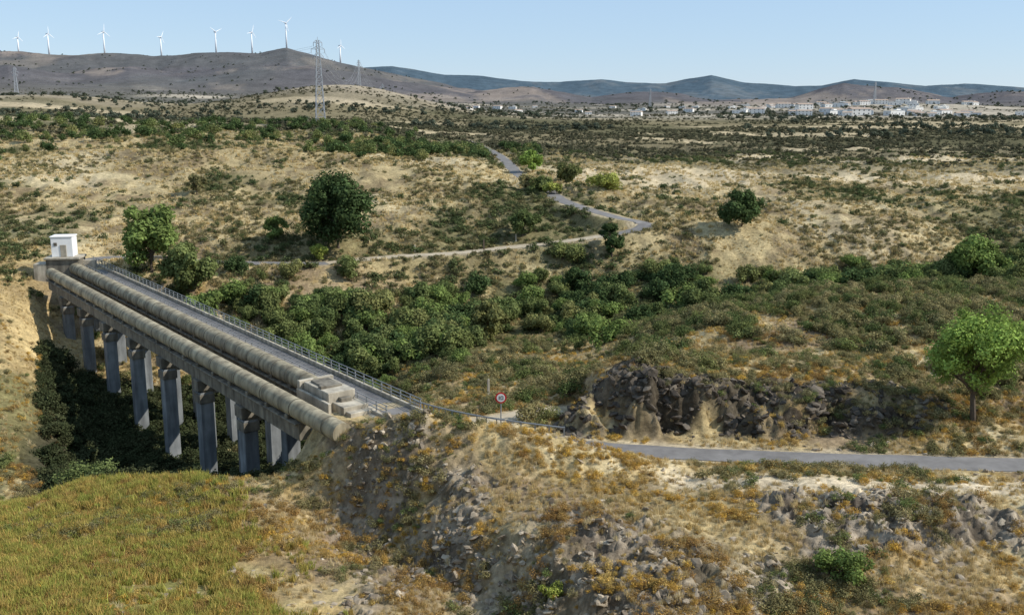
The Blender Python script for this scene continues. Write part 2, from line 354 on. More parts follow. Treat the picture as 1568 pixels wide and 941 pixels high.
def ground_colour(x, y, z):
    n6 = fbm(x / 6, y / 6, 5, 30); n25 = fbm(x / 28, y / 28, 5, 31); n2 = fbm(x / 1.8, y / 1.8, 4, 32)
    r = x / np.maximum(y, 1)
    c = np.tile(TAN, (len(x), 1))
    c = lerp(c, SOIL, ss(n6 * 1.4 + .3)); c = lerp(c, PALE, ss(-n6 * 2 - .15 + n2 * .6) * .65)
    c = lerp(c, GOLD, ss(n2 * 1.6 - .05) * .55); c = lerp(c, OLIVE, ss(n25 * 2.2 + n2 * .8) * .4)
    lh = ss((-.475 - r) / .02) * ss((y - 82) / 6) * (1 - ss((y - 160) / 20))
    c = lerp(c, lerp(np.tile(C(.50,.375,.18), (len(x), 1)), C(.34,.25,.12), ss(n6 * 2 + n2 * .8 + .3)), lh * .85)
    mead = lerp(np.tile(C(.25,.235,.075), (len(x), 1)), C(.34,.23,.09), ss(n6 * 2.4 + .5))
    c = lerp(c, mead, meadow(x, y) * .92)
    dv, _ = polydist(x, y, RIVER, mg=26)
    c = lerp(c, C(.14,.135,.058), ss((16 + n6 * 8 - dv) / 8) * .8)
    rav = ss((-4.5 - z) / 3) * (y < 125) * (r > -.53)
    c = lerp(c, C(.06,.056,.036), rav * .94)  # dark ravine floor, with the bridge's shadow painted into the ground colour
    hs = ss((y - 150) / 20)
    hc = lerp(np.tile(C(.45,.355,.19), (len(x), 1)), C(.23,.175,.10), ss(n6 * 1.8 + .4))
    hc = lerp(hc, PALE, ss(-n25 * 2.4 - .3) * .55); hc = lerp(hc, C(.15,.138,.066), greenpatch(x, y) * .8)
    c = lerp(c, hc, hs)
    pl = ss((y - 225 - 60 * (r < -.1)) / 60)
    st2 = fbm(x / 200, y / 120, 5, 51); fl = fields(x, y); sp = strips(x, y)
    pc = lerp(np.tile(C(.13,.12,.068), (len(x), 1)), C(.22,.185,.11), ss(st2 * 2 + .35))
    pc = lerp(pc, C(.46,.375,.235), fl)
    c = lerp(c, pc, pl)
    c = lerp(c, C(.58,.47,.30), sp * .95)
    fp = ss((y - 750) / 250)
    s3 = fbm(x / 170, y / 130, 6, 52)
    fc = lerp(np.tile(C(.15,.142,.118), (len(x), 1)), C(.43,.375,.29), ss(s3 * 3.4 - .4 + .8 * ss((r - .05) / .2)))  # far plain greyed: aerial haze painted into the surface colour
    c = lerp(c, fc, fp)
    hh = np.exp(-((x + 155) / 110) ** 2 - ((y - 870) / 190) ** 2) + np.exp(-((x + 380) / 110) ** 2 - ((y - 770) / 150) ** 2)
    c = lerp(c, C(.39,.325,.235), ss(hh * 2 - .9 + s3 * 1.6) * .8)
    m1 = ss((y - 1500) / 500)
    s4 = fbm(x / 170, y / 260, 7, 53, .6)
    rc = lerp(np.tile(C(.125,.118,.122), (len(x), 1)), C(.27,.225,.19), ss(s4 * 3.6 - .2))  # hill colours cooled and greyed, haze painted in
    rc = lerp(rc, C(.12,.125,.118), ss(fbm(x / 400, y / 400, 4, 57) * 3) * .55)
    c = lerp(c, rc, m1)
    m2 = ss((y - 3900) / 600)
    rc2 = lerp(np.tile(C(.085,.122,.15), (len(x), 1)), C(.135,.16,.175), ss(s4 * 3 - .1))  # blue of the farthest ridge is painted-in distance haze
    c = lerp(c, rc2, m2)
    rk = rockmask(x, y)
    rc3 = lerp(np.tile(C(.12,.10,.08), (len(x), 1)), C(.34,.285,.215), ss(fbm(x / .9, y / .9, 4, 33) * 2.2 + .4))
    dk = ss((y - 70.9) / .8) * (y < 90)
    rc3 = rc3 * (1 - .66 * dk[:, None])  # outcrop: dark rock, plus the shade of its front face painted in
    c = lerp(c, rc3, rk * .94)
    for path, hw in ((ROAD_NEAR, 1.5), (ROAD_FAR, 1.7), (TRACK, 1.1)):
        d, _ = rdist(path, x, y)
        c = lerp(c, C(.45,.37,.25), (1 - ss((d - hw - .1 + n2 * .8) / 1.1)) * .8)
    dtk, _ = polydist(x, y, DIRT)
    c = lerp(c, C(.62,.51,.35), (1 - ss((dtk - 1.0 + n2) / 2.2)) * .88)
    return c
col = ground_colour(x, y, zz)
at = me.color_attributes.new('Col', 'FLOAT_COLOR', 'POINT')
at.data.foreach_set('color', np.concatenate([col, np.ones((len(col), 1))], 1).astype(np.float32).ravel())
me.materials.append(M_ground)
link('ground', me)

# ------------------------------------------------------------------ roads
def road(name, path, hw, m, lift=.035):
    P = np.array([p for p in path]); T = np.gradient(P[:, :2], axis=0); T /= np.linalg.norm(T, axis=1)[:, None]
    nrm = np.stack([-T[:, 1], T[:, 0]], 1); V = []; k = 5
    for i in range(len(P)):
        e = fbm(np.array([P[i, 0] * .8]), np.array([P[i, 1] * .8]), 2, 70)[0] * .25
        for j in range(k):
            o = (j / (k - 1) * 2 - 1) * (hw + (e if j in (0, k - 1) else 0))
            V.append((P[i, 0] + nrm[i, 0] * o, P[i, 1] + nrm[i, 1] * o, P[i, 2] + lift + .04 * (1 - (o / hw) ** 2)))
    F = [(i * k + j, i * k + j + 1, (i + 1) * k + j + 1, (i + 1) * k + j) for i in range(len(P) - 1) for j in range(k - 1)]
    mm = np_mesh(name, V, [f[::-1] for f in F], True); mm.materials.append(m); return link(name, mm)
road('road', ROAD_NEAR, 1.4, M_asph)
cut1 = 6 * 6; cut2 = 6 * 11
road('road', ROAD_FAR[:cut1 + 1], 1.6, M_asph)
road('dirt_road', ROAD_FAR[cut1:cut2 + 1], 1.5, M_dirt)
road('road', ROAD_FAR[cut2:], 1.45, M_asph)
road('path', TRACK, 1.1, M_dirt, .02)

# ------------------------------------------------------------------ pipeline bridge
U = Vector((-.606, .795, 0)).normalized()
br = bpy.data.objects.new('pipeline_bridge', None); scene.collection.objects.link(br)
ROTB = math.atan2(U.y, U.x)
br.location = (-15.05, 76.9, 0); br.rotation_euler = (0, 0, ROTB)
DLEN = 95.0; PZ = 2.0
def b2w(u, v):
    n = Vector((-U.y, U.x, 0)); p = Vector((-15.05, 76.9, 0)) + U * u + n * v; return p.x, p.y
def pipe(yc, x0, x1, name, PR, step):
    b = MB(); n = 40; seg = int((x1 - x0) / 2.5); vs = []; fs = []
    for i in range(seg + 1):
        xx = x0 + (x1 - x0) * i / seg
        for j in range(n):
            t = 2 * math.pi * j / n; vs.append((xx, yc + PR * math.cos(t), PZ + PR * math.sin(t)))
    for i in range(seg):
        for j in range(n): fs.append((i * n + j, i * n + (j + 1) % n, (i + 1) * n + (j + 1) % n, (i + 1) * n + j))
    b.add(vs, fs); b.add(vs[:n], [tuple(range(n))]); b.add(vs[-n:], [tuple(range(n))])
    link(name, b.mesh(name, [M_pipe], True), br)
    b = MB(); xx = x0 + 2
    while xx < x1 - 1:
        w = .07; vs = []; fs = []
        for k, (dx, rr) in enumerate(((-w, PR - .02), (-w, PR + .025), (w, PR + .025), (w, PR - .02))):
            for j in range(n):
                t = 2 * math.pi * j / n; vs.append((xx + dx, yc + rr * math.cos(t), PZ + rr * math.sin(t)))
        for k in range(3):
            for j in range(n): fs.append((k * n + j, k * n + (j + 1) % n, (k + 1) * n + (j + 1) % n, (k + 1) * n + j))
        b.add(vs, fs); xx += step
    link(name + '_joints', b.mesh(name + '_joints', [M_joint]), br)
pipe(2.1, -6.5, 85, 'left_pipe', .8, 5.8); pipe(-1.95, 3.0, 93, 'right_pipe', .88, 2.9)
b = MB()
for yc, L_ in ((2.1, 85), (-1.95, 92)):
    b.box((L_ / 2, yc, .35), (L_, 1.1, 1.35))
    b.box((L_ / 2, yc, 1.08), (L_ - .1, 1.7, .14))
    xx = 2.0
    while xx < L_:
        b.box((xx, yc, 1.3), (.5, 1.5, .35)); xx += 4.1
link('girders', b.mesh('girders', [M_conc]), br)
b = MB()
bents = [12, 23, 34, 45, 56, 67, 77]
for u in bents:
    b.box((u, -1.8, -.8), (1.6, 9.6, 1.1), 0)
    b.box((u, -1.8, -1.55), (1.3, 8.2, .5), 0)
    for v in (2.1, -1.95, -5.0):
        wx, wy = b2w(u, v); g = hz(wx, wy) - 1.2
        if g > -1.9: continue
        b.box((u, v, (g - 1.6) / 2), (1.4, 1.3, -1.6 - g), 1)
        b.box((u, v, -2.2), (1.65, 1.55, .9), 0)
link('piers', b.mesh('piers', [M_conc, M_col]), br)
b = MB(); DY = -5.0
b.box((DLEN / 2 - 1, DY, .95), (DLEN + 6, 3.5, .45), 0)
b.box((DLEN / 2 - 1, DY + .9, .35), (DLEN + 6, .4, .75), 0); b.box((DLEN / 2 - 1, DY - .9, .35), (DLEN + 6, .4, .75), 0)
b.box((DLEN / 2 - 1, DY, 1.2), (DLEN + 5.8, 2.7, .06), 1)
for s_ in (1, -1): b.box((DLEN / 2 - 1, DY + s_ * 1.62, 1.36), (DLEN + 6, .28, .4), 2)
link('road_deck', b.mesh('road_deck', [M_conc, M_asph, M_concl]), br)
b = MB()
for s_ in (1, -1):
    yy = DY + s_ * 1.62; xx = -3.6
    while xx < DLEN + 2:
        b.box((xx, yy, 1.95), (.09, .09, 1.0)); xx += 1.6
    for zr in (1.8, 2.1, 2.42): b.tube((-3.8, yy, zr), (DLEN + 1.8, yy, zr), .04, n=6)
link('railings', b.mesh('railings', [M_steel]), br)
b = MB()
b.box((3.6, -1.95, 1.3), (4.6, 2.5, 2.9), 0)
b.box((6.2, -1.95, 1.3), (.45, 3.3, 3.1), 0)
b.box((.4, -2.2, 1.0), (2.2, 2.3, 1.9), 0)
b.box((3.4, -.35, 1.2), (6.0, .3, 1.9), 0)
b.box((-1.0, -2.6, .8), (1.0, 2.7, 1.6), 0)
b.box((-3.2, -3.0, .6), (4.2, .4, 1.4), 0); b.box((-3.0, -.9, .5), (3.8, .35, 1.4), 0)
b.box((1.2, -2.1, 2.05), (.9, 1.0, .5), 1); b.box((4.1, -1.95, 2.8), (2.6, 1.7, .25), 1)
b.box((3.0, -1.0, 2.85), (.5, .5, .35), 1)
link('anchor_block_near', b.mesh('anchor_block_near', [M_concl, M_conc]), br)
b = MB(); cx, cy, ra = -69.0, 149.0, .15
def far(dx, dy, z, d, m):
    c, s = math.cos(ra), math.sin(ra); b.box((cx + dx * c - dy * s, cy + dx * s + dy * c, z), d, m, ra)
far(.4, 0, 2.0, (4.8, 3.6, 3.0), 0); far(.4, -.1, 3.6, (5.2, 4.0, .3), 1)
far(-2.9, -.3, 1.4, (1.9, 3.0, 2.8), 1); far(.3, .2, 5.25, (3.1, 2.6, 3.0), 2); far(.3, .2, 6.83, (3.3, 2.8, .16), 2)
far(.5, -1.13, 4.7, (.9, .1, 1.8), 1); far(-.6, -1.13, 5.7, (.5, .1, .5), 0); far(3.6, .5, 2.0, (2.0, .5, 2.0), 1)
o = link('anchor_block_far', b.mesh('anchor_block_far', [M_conc, M_concl, M_white])); o.parent = br
bpy.context.view_layer.update(); o.matrix_parent_inverse = br.matrix_world.inverted()
for o in br.children:
    if o.name in ('piers', 'girders', 'road_deck', 'anchor_block_near', 'anchor_block_far'):
        md = o.modifiers.new('bevel', 'BEVEL'); md.width = .04; md.segments = 1; md.limit_method = 'ANGLE'

b = MB(); b.box((-59, 158.4, 2.0), (8, .35, .8), 0, -.12); link('parapet_wall', b.mesh('parapet_wall', [M_concl]))
b = MB(); prev = None
for i, p in enumerate(ROAD_NEAR[2:22]):
    q = ROAD_NEAR[3 + i]; t = Vector((q[0] - p[0], q[1] - p[1], 0)).normalized(); n = Vector((-t.y, t.x, 0)) * 2.0
    c = Vector((p[0], p[1], p[2])) + n
    b.box((c.x, c.y, c.z + .35), (.1, .1, .8))
    if prev:
        b.tube(prev + Vector((0, 0, .68)), c + Vector((0, 0, .68)), .075, n=6)
    prev = c
link('guard_rail', b.mesh('guard_rail', [M_steel]))

# ------------------------------------------------------------------ sign, posts
def at_(r, Y): return r * Y, Y
sx, sy = at_(-.0118, 74.9); sz = hz(sx, sy)
sg = bpy.data.objects.new('speed_limit_sign', None); sg.location = (sx, sy, sz); scene.collection.objects.link(sg)
b = MB(); b.tube((0, 0, -.2), (0, 0, 2.75), .05, n=10); b.box((0, 0, .0), (.3, .3, .16)); link('pole', b.mesh('pole', [M_steel]), sg)
b = MB(); b.tube((0, -.05, 2.45), (0, -.075, 2.45), .45, n=40, m=0); link('disc', b.mesh('disc', [M_red]), sg)
b = MB(); b.tube((0, -.076, 2.45), (0, -.085, 2.45), .33, n=40, m=0); link('face', b.mesh('face', [M_white]), sg)
b = MB(); b.box((-.13, -.09, 2.45), (.06, .008, .3))
for dx, dz, w, h in ((.0, 0, .05, .3), (.17, 0, .05, .3), (.085, .13, .13, .05), (.085, -.13, .13, .05)): b.box((dx, -.09, 2.45 + dz), (w, .008, h))
link('numerals', b.mesh('numerals', [M_black]), sg)
b = MB(); b.box((0, -.02, 2.45), (.1, .06, .5)); link('bracket', b.mesh('bracket', [M_steel]), sg)
def post(r, Y, h, m, name='marker_post'):
    px, py = at_(r, Y); b = MB(); b.box((0, 0, h / 2 - .1), (.24, .24, h + .2), 0, .3, .8); b.box((0, 0, h + .05), (.16, .16, .1), 0, .3, .3)
    o = link(name, b.mesh(name, [m])); o.location = (px, py, hz(px, py))
post(-.0249, 88, 1.8, M_concl); post(-.029, 166.5, 1.7, M_bark); post(.004, 172, 1.4, M_concl); post(-.10, 165, 1.3, M_concl)

# ------------------------------------------------------------------ pylons, wires
ARMS = ((.82, .06), (.9, .078), (.975, .05))
def pylon_mesh(h, base, r):
    b = MB(); lv = [0, .12, .24, .35, .45, .54, .62, .69, .76, .82, .88, .94, 1.0]
    def hw(t): return base / 2 * (1 - t) + .42
    for k in range(len(lv) - 1):
        a, c = lv[k], lv[k + 1]; A = [(sx_ * hw(a), sy_ * hw(a), a * h) for sx_, sy_ in ((-1, -1), (1, -1), (1, 1), (-1, 1))]
        B = [(sx_ * hw(c), sy_ * hw(c), c * h) for sx_, sy_ in ((-1, -1), (1, -1), (1, 1), (-1, 1))]
        for i in range(4):
            j = (i + 1) % 4
            b.tube(A[i], B[i], r, n=4, cap=False); b.tube(A[i], B[j], r * .55, n=4, cap=False); b.tube(A[j], B[i], r * .55, n=4, cap=False); b.tube(B[i], B[j], r * .55, n=4, cap=False)
    for t, w in ARMS:
        for s_ in (-1, 1):
            e = (s_ * w * h, 0, t * h)
            for q in ((s_ * hw(t), hw(t), t * h), (s_ * hw(t), -hw(t), t * h), (s_ * hw(t), 0, t * h + h * .03)): b.tube(q, e, r * .6, n=4, cap=False)
            b.tube(e, (e[0], 0, e[2] - h * .04), r * .7, n=5)
    b.tube((0, 0, h), (0, 0, h * 1.04), r * .6, n=4)
    return b.mesh('lattice', [M_pyl])
PY = pylon_mesh(30, 2.6, .14)
PY2 = pylon_mesh(30, 2.6, .22)
pyl = []
for r, Y, s, mm in ((-.192, 346, .97, PY), (-.152, 900, .75, PY2), (-.494, 1000, 1.3, PY2), (-.129, 1500, .9, PY2), (.138, 1500, .95, PY2), (.362, 1500, 1.15, PY2)):
    px, py = at_(r, Y); o = link('electricity_pylon', mm); o.location = (px, py, hz(px, py) - .3); o.scale = (s,) * 3; o.rotation_euler = (0, 0, .3); pyl.append(o)
b = MB()
def wire(a, c, sag, r):
    prev = None
    for i in range(17):
        t = i / 16; p = a.lerp(c, t); p.z -= sag * 4 * t * (1 - t)
        if prev: b.tube(prev, p, r, n=4, cap=False)
        prev = p
def tips(o):
    out = []
    for t, w in ARMS:
        for s_ in (-1, 1):
            v = Vector((s_ * w * 30, 0, t * 30 - 1.2)) * o.scale.x; v.rotate(o.rotation_euler); out.append(o.location + v)
    return out
T0, T1, T2 = tips(pyl[0]), tips(pyl[1]), tips(pyl[2])
T3, T4, T5 = tips(pyl[3]), tips(pyl[4]), tips(pyl[5])
for i in range(6): wire(T0[i], T1[i], 14, .03); wire(T0[i], T2[i], 10, .03); wire(T1[i], T3[i], 12, .05); wire(T3[i], T4[i], 16, .05); wire(T4[i], T5[i], 16, .05)
link('power_line', b.mesh('power_line', [M_pyl]))

# ------------------------------------------------------------------ turbines
def turbine(r, Y, h, ang, yaw):
    px, py = at_(r, Y); e = bpy.data.objects.new('wind_turbine', None); scene.collection.objects.link(e)
    e.location = (px, py, hz(px, py) - 2); e.rotation_euler = (0, 0, yaw)
    b = MB(); b.tube((0, 0, 0), (0, 0, h), 2.6, 1.6, n=16); link('tower', b.mesh('tower', [M_turb], True), e)
    b = MB(); b.box((0, 1.5, h + 1.2), (3.2, 9, 3.4), 0); b.tube((0, -3, h + 1.2), (0, -5.5, h + 1.2), 1.6, .5, n=12); link('nacelle', b.mesh('nacelle', [M_turb]), e)
    b = MB()
    for k in range(3):
        a = ang + k * 2 * math.pi / 3; d = Vector((math.sin(a), 0, math.cos(a))); n = Vector((math.cos(a), 0, -math.sin(a))); c = Vector((0, -4.4, h + 1.2))
        L_ = h * .36; pts = [(0, .6, .6), (.12, 1.1, .9), (.3, 1.1, .6), (.7, .7, .3), (1, .25, .1)]; vs = []
        for t, w, th in pts:
            for sw, st_ in ((-w, 0), (0, -th), (w, 0), (0, th)): vs.append(c + d * L_ * t + n * sw + Vector((0, st_, 0)))
        fs = [(i * 4 + j, i * 4 + (j + 1) % 4, i * 4 + 4 + (j + 1) % 4, i * 4 + 4 + j) for i in range(4) for j in range(4)]
        b.add(vs, fs)
    link('blades', b.mesh('blades', [M_turb]), e)
for r, h, a, yw in ((-.488, 50, .2, .9), (-.458, 62, .0, 1.1), (-.403, 66, .1, .9), (-.347, 58, .5, 1.2), (-.2926, 62, 1.1, .8), (-.257, 62, .3, 1.0), (-.2227, 72, .8, .6), (-.170, 50, .0, .9)):
    turbine(r, 3000, h, a, yw)

# ------------------------------------------------------------------ houses
def house_mesh(w, d, h, roof, nw):
    b = MB(); b.box((0, 0, h / 2 - .5), (w, d, h + 1), 0)
    if roof == 'gable':
        rh = d * .14; o = .3
        b.add([(-w / 2 - o, -d / 2 - o, h - .05), (w / 2 + o, -d / 2 - o, h - .05), (w / 2 + o, 0, h + rh), (-w / 2 - o, 0, h + rh), (-w / 2 - o, d / 2 + o, h - .05), (w / 2 + o, d / 2 + o, h - .05)],
              [(0, 1, 2, 3), (3, 2, 5, 4), (0, 3, 4), (1, 5, 2), (0, 4, 5, 1)], 1)
    else:
        b.box((0, 0, h + .65), (w * .98, d * .98, .25), 0); b.box((w * .2, 0, h + 1.2), (w * .3, d * .4, 1.4), 0)
    b.box((w * .3, d * .15, h + 1.3), (.8, .8, 1.8), 0)
    for i in range(nw):
        xx = -w / 2 + (i + .5) * w / nw
        if i == nw // 2: b.box((xx, -d / 2 - .02, 1.05), (1.0, .1, 2.1), 2)
        else: b.box((xx, -d / 2 - .02, 1.7), (.9, .1, 1.0), 2)
        if h > 5: b.box((xx, -d / 2 - .02, 4.3), (.9, .1, 1.1), 2)
    b.box((-w / 2 - .02, 0, 1.7), (.1, 1.0, 1.1), 2)
    return b.mesh('house', [M_house, M_tile, M_glass])
HM = [house_mesh(14, 9, 3.8, 'gable', 3), house_mesh(17, 9, 5.4, 'gable', 4), house_mesh(11, 8, 3.8, 'gable', 3), house_mesh(20, 10, 4.2, 'flat', 4), house_mesh(15, 8, 3.8, 'flat', 3)]
rr = random.Random(4)
for k in range(92):
    if k < 62:
        g = rr.choice([(.335, .02), (.35, .016), (.425, .02), (.415, .018), (.40, .05), (.50, .04), (.30, .03)]); r = rr.gauss(*g); Y = rr.uniform(930, 1400)
    else:
        r = rr.uniform(-.08, .30); Y = rr.uniform(980, 1550)
    px, py = at_(r, Y); o = link('white_house', rr.choice(HM)); o.location = (px, py, hz(px, py) + .3); o.rotation_euler = (0, 0, rr.uniform(-.6, .6)); s = rr.uniform(.7, 1.15) if k < 62 else .65; o.scale = (s,) * 3

# ------------------------------------------------------------------ vegetation meshes
def leaf_cloud(g, clumps, n, size, up=.5, flat=.55):
    w = np.array([c[3] ** 2 for c in clumps]); w = w / w.sum()
    ci = g.choice(len(clumps), n, p=w); cc = np.array([c[:3] for c in clumps])[ci]; rad = np.array([c[3] for c in clumps])[ci]
    d = g.normal(size=(n, 3)); d /= np.linalg.norm(d, axis=1)[:, None]
    rr_ = rad * (1 - g.random(n) ** 1.6 * .55) * g.normal(1, .12, n)
    p = cc + d * rr_[:, None] * np.array([1, 1, .85])
    nrm = d + g.normal(size=(n, 3)) * flat + np.array([0, 0, up]); nrm /= np.linalg.norm(nrm, axis=1)[:, None]
    a = np.cross(nrm, g.normal(size=(n, 3))); a /= np.linalg.norm(a, axis=1)[:, None]; bb = np.cross(nrm, a)
    s = size * g.uniform(.6, 1.3, n)[:, None]
    V = np.stack([p - a * s, p - bb * s * .6, p + a * s, p + bb * s * .6], 1).reshape(-1, 3)
    cs = g.uniform(.65, 1.35, len(clumps))[ci]
    return V, cs * g.uniform(.65, 1.35, n)
def tree_mesh(seed, H, W, nl, size, mleaf, trunk=.22, ncl=26):
    g = np.random.default_rng(seed); b = MB(); th = H * trunk
    clumps = []
    for i in range(ncl):
        d = g.normal(size=3); d /= np.linalg.norm(d); q = g.random() ** .4
        cz = th + (H - th) * .5 + d[2] * q * (H - th) * .42; k = 1 - .25 * max(0, (cz - th) / (H - th) - .5)
        clumps.append((d[0] * q * W * .39 * k, d[1] * q * W * .39 * k, cz, W * g.uniform(.07, .17)))
    p = Vector((0, 0, -.5)); top = Vector((g.normal() * .2, g.normal() * .2, th)); b.tube(p, top, H * .022 + .04, H * .016 + .03, n=8, m=1)
    t2 = top + Vector((g.normal() * .3, g.normal() * .3, (H - th) * .45)); b.tube(top, t2, H * .016 + .03, H * .01, n=7, m=1)
    for i in range(0, ncl, 2):
        c = Vector(clumps[i][:3]); s = top.lerp(t2, g.random() * .8); md_ = s.lerp(c, .5) + Vector((0, 0, -.06 * H * g.random()))
        b.tube(s, md_, H * .008 + .02, H * .006 + .01, n=5, m=1); b.tube(md_, c, H * .006 + .01, .02, n=5, m=1)
    V, sh = leaf_cloud(g, clumps, nl, size); b.quads(V, 0, sh)
    return b.mesh('tree', [mleaf, M_bark])
def bush_mesh(seed, nl, size, mleaf, ncl=9, hgt=.8, stems=True):
    g = np.random.default_rng(seed); b = MB(); clumps = []
    for i in range(ncl):
        a = g.random() * 6.28; q = g.random() ** .6 * .62; clumps.append((math.cos(a) * q, math.sin(a) * q, hgt * g.uniform(.25, .75) * (1 - q * .5), g.uniform(.2, .38)))
    if stems:
        for c in clumps[:5]: b.tube((0, 0, -.1), c[:3], .03, .01, n=4, m=1, cap=False)
    V, sh = leaf_cloud(g, clumps, nl, size); V[:, 2] = np.maximum(V[:, 2], -.05); b.quads(V, 0, sh)
    return b.mesh('bush', [mleaf, M_bark])
def tuft_mesh(seed, n, mleaf, spread=.5, h=1.0, w=.03):
    g = np.random.default_rng(seed); b = MB()
    for i in range(n):
        a = g.random() * 6.28; q = g.random() ** .7 * spread; x0, y0 = math.cos(a) * q, math.sin(a) * q
        t = g.random() * 6.28; lean = g.uniform(.1, .55); hh = h * g.uniform(.5, 1.1); dx, dy = math.cos(t) * lean * hh, math.sin(t) * lean * hh
        u = g.random() * 6.28; wx, wy = math.cos(u) * w, math.sin(u) * w
        b.add([(x0 - wx, y0 - wy, -.05), (x0 + wx, y0 + wy, -.05), (x0 + dx * .5 + wx * .8, y0 + dy * .5 + wy * .8, hh * .6), (x0 + dx, y0 + dy, hh), (x0 + dx * .5 - wx * .8, y0 + dy * .5 - wy * .8, hh * .6)], [(0, 1, 2, 3, 4)], 0, g.uniform(.7, 1.3))
    return b.mesh('tuft', [mleaf])
def rock_mesh(seed):
    import bmesh
    g = np.random.default_rng(seed); bm = bmesh.new(); bmesh.ops.create_icosphere(bm, subdivisions=1, radius=1)
    pl = [(Vector(g.normal(size=3)).normalized(), g.uniform(.45, .8)) for _ in range(9)]
    bmesh.ops.subdivide_edges(bm, edges=bm.edges[:], cuts=1)
    sc = Vector((g.uniform(.8, 1.3), g.uniform(.6, 1), g.uniform(.3, .65)))
    for v in bm.verts:
        for n_, d_ in pl:
            e = v.co.dot(n_) - d_
            if e > 0: v.co -= n_ * e
        v.co = Vector((v.co.x * sc.x, v.co.y * sc.y, v.co.z * sc.z)) + Vector(g.normal(size=3)) * .02
    mm = bpy.data.meshes.new('rock'); bm.to_mesh(mm); bm.free(); mm.materials.append(M_rockI); return mm

M_rockI = foliage('slate_stone', [(.15,.12,.09), (.33,.27,.195), (.23,.19,.14), (.44,.37,.275)], 0)
M_rockD = foliage('dark_slate_stone', [(.05,.042,.034), (.12,.10,.078), (.08,.067,.054), (.18,.15,.115)], 0)  # outcrop stones: dark rock with the face's shade mixed into the colour
F_dry = foliage('dry_grass', [(.64,.51,.27), (.70,.59,.36), (.56,.43,.20), (.48,.36,.16)])
F_gold = foliage('golden_scrub', [(.60,.39,.08), (.52,.32,.08), (.46,.32,.11), (.64,.46,.14)])
F_rust = foliage('rust_scrub', [(.34,.20,.07), (.42,.27,.09), (.30,.20,.075)])
F_olive = foliage('olive_scrub', [(.20,.18,.078), (.27,.23,.105), (.16,.155,.07), (.34,.285,.14)])
F_green = foliage('green_leaves', [(.135,.17,.058), (.18,.20,.07), (.11,.145,.052), (.22,.215,.08)])
F_dgreen = foliage('hill_bush_leaves', [(.085,.108,.045), (.12,.135,.054), (.07,.095,.038), (.15,.145,.066)])
F_bright = foliage('bright_leaves', [(.25,.34,.08), (.22,.31,.07)])
F_dkgreen = foliage('dark_leaves', [(.07,.105,.04), (.085,.122,.045)])
F_rav = foliage('ravine_leaves', [(.05,.062,.028), (.068,.074,.035)])  # leaf colour darkened to include the shadow under the bridge
F_mid = foliage('mid_leaves', [(.165,.22,.062), (.185,.24,.072)])
F_yel = foliage('yellow_green_leaves', [(.32,.36,.08), (.30,.31,.08), (.36,.34,.10)])
F_herb = foliage('meadow_herbs', [(.40,.39,.095), (.32,.33,.08), (.46,.37,.11), (.50,.34,.11), (.37,.38,.09), (.42,.27,.10)])
F_far = foliage('distant_scrub', [(.105,.105,.062), (.135,.125,.073), (.09,.094,.055), (.17,.15,.092)])  # scrub colour greyed to carry some distance haze
F_fartree = foliage('distant_tree_leaves', [(.085,.10,.068), (.105,.115,.078)])  # cooler leaf colour, distance haze painted in

# ------------------------------------------------------------------ instancing
def scatter(name, meshes, X, Y, S, sink=.03, sz=None, tilt=.12):
    X = np.asarray(X); Y = np.asarray(Y)
    Z = height(X, Y) - sink * S
    n = len(X)
    coll = bpy.data.collections.new(name + '_kinds')
    for i, m_ in enumerate(meshes): coll.objects.link(bpy.data.objects.new('%s_kind_%02d' % (name, i), m_))
    pm = bpy.data.meshes.new(name); pm.vertices.add(n); pm.vertices.foreach_set('co', np.stack([X, Y, Z], 1).astype(np.float32).ravel())
    sz = np.ones(n) if sz is None else sz
    a = pm.attributes.new('iscale', 'FLOAT_VECTOR', 'POINT'); a.data.foreach_set('vector', np.stack([S * rng.uniform(.85, 1.15, n), S * rng.uniform(.85, 1.15, n), S * sz], 1).astype(np.float32).ravel())
    a = pm.attributes.new('irot', 'FLOAT_VECTOR', 'POINT'); a.data.foreach_set('vector', np.stack([rng.normal(0, tilt, n), rng.normal(0, tilt, n), rng.uniform(0, 6.28, n)], 1).astype(np.float32).ravel())
    a = pm.attributes.new('ikind', 'INT', 'POINT'); a.data.foreach_set('value', rng.integers(0, len(meshes), n).astype(np.int32))
    o = link(name, pm)
    ng = bpy.data.node_groups.new(name, 'GeometryNodeTree')
    ng.interface.new_socket('Geometry', in_out='INPUT', socket_type='NodeSocketGeometry'); ng.interface.new_socket('Geometry', in_out='OUTPUT', socket_type='NodeSocketGeometry')
    gi = ng.nodes.new('NodeGroupInput'); go = ng.nodes.new('NodeGroupOutput'); ip = ng.nodes.new('GeometryNodeInstanceOnPoints'); ci = ng.nodes.new('GeometryNodeCollectionInfo')
    ci.inputs['Collection'].default_value = coll; ci.inputs['Separate Children'].default_value = True; ci.inputs['Reset Children'].default_value = True
    def na(nm, dt):
        q = ng.nodes.new('GeometryNodeInputNamedAttribute'); q.data_type = dt; q.inputs['Name'].default_value = nm
        return [s for s in q.outputs if s.enabled and s.name == 'Attribute'][0]
    L = ng.links
    L.new(gi.outputs[0], ip.inputs['Points']); L.new(ci.outputs[0], ip.inputs['Instance']); ip.inputs['Pick Instance'].default_value = True
    L.new(na('ikind', 'INT'), ip.inputs['Instance Index']); L.new(na('iscale', 'FLOAT_VECTOR'), ip.inputs['Scale']); L.new(na('irot', 'FLOAT_VECTOR'), ip.inputs['Rotation'])
    L.new(ip.outputs[0], go.inputs[0])
    md = o.modifiers.new('instances', 'NODES'); md.node_group = ng
    return o
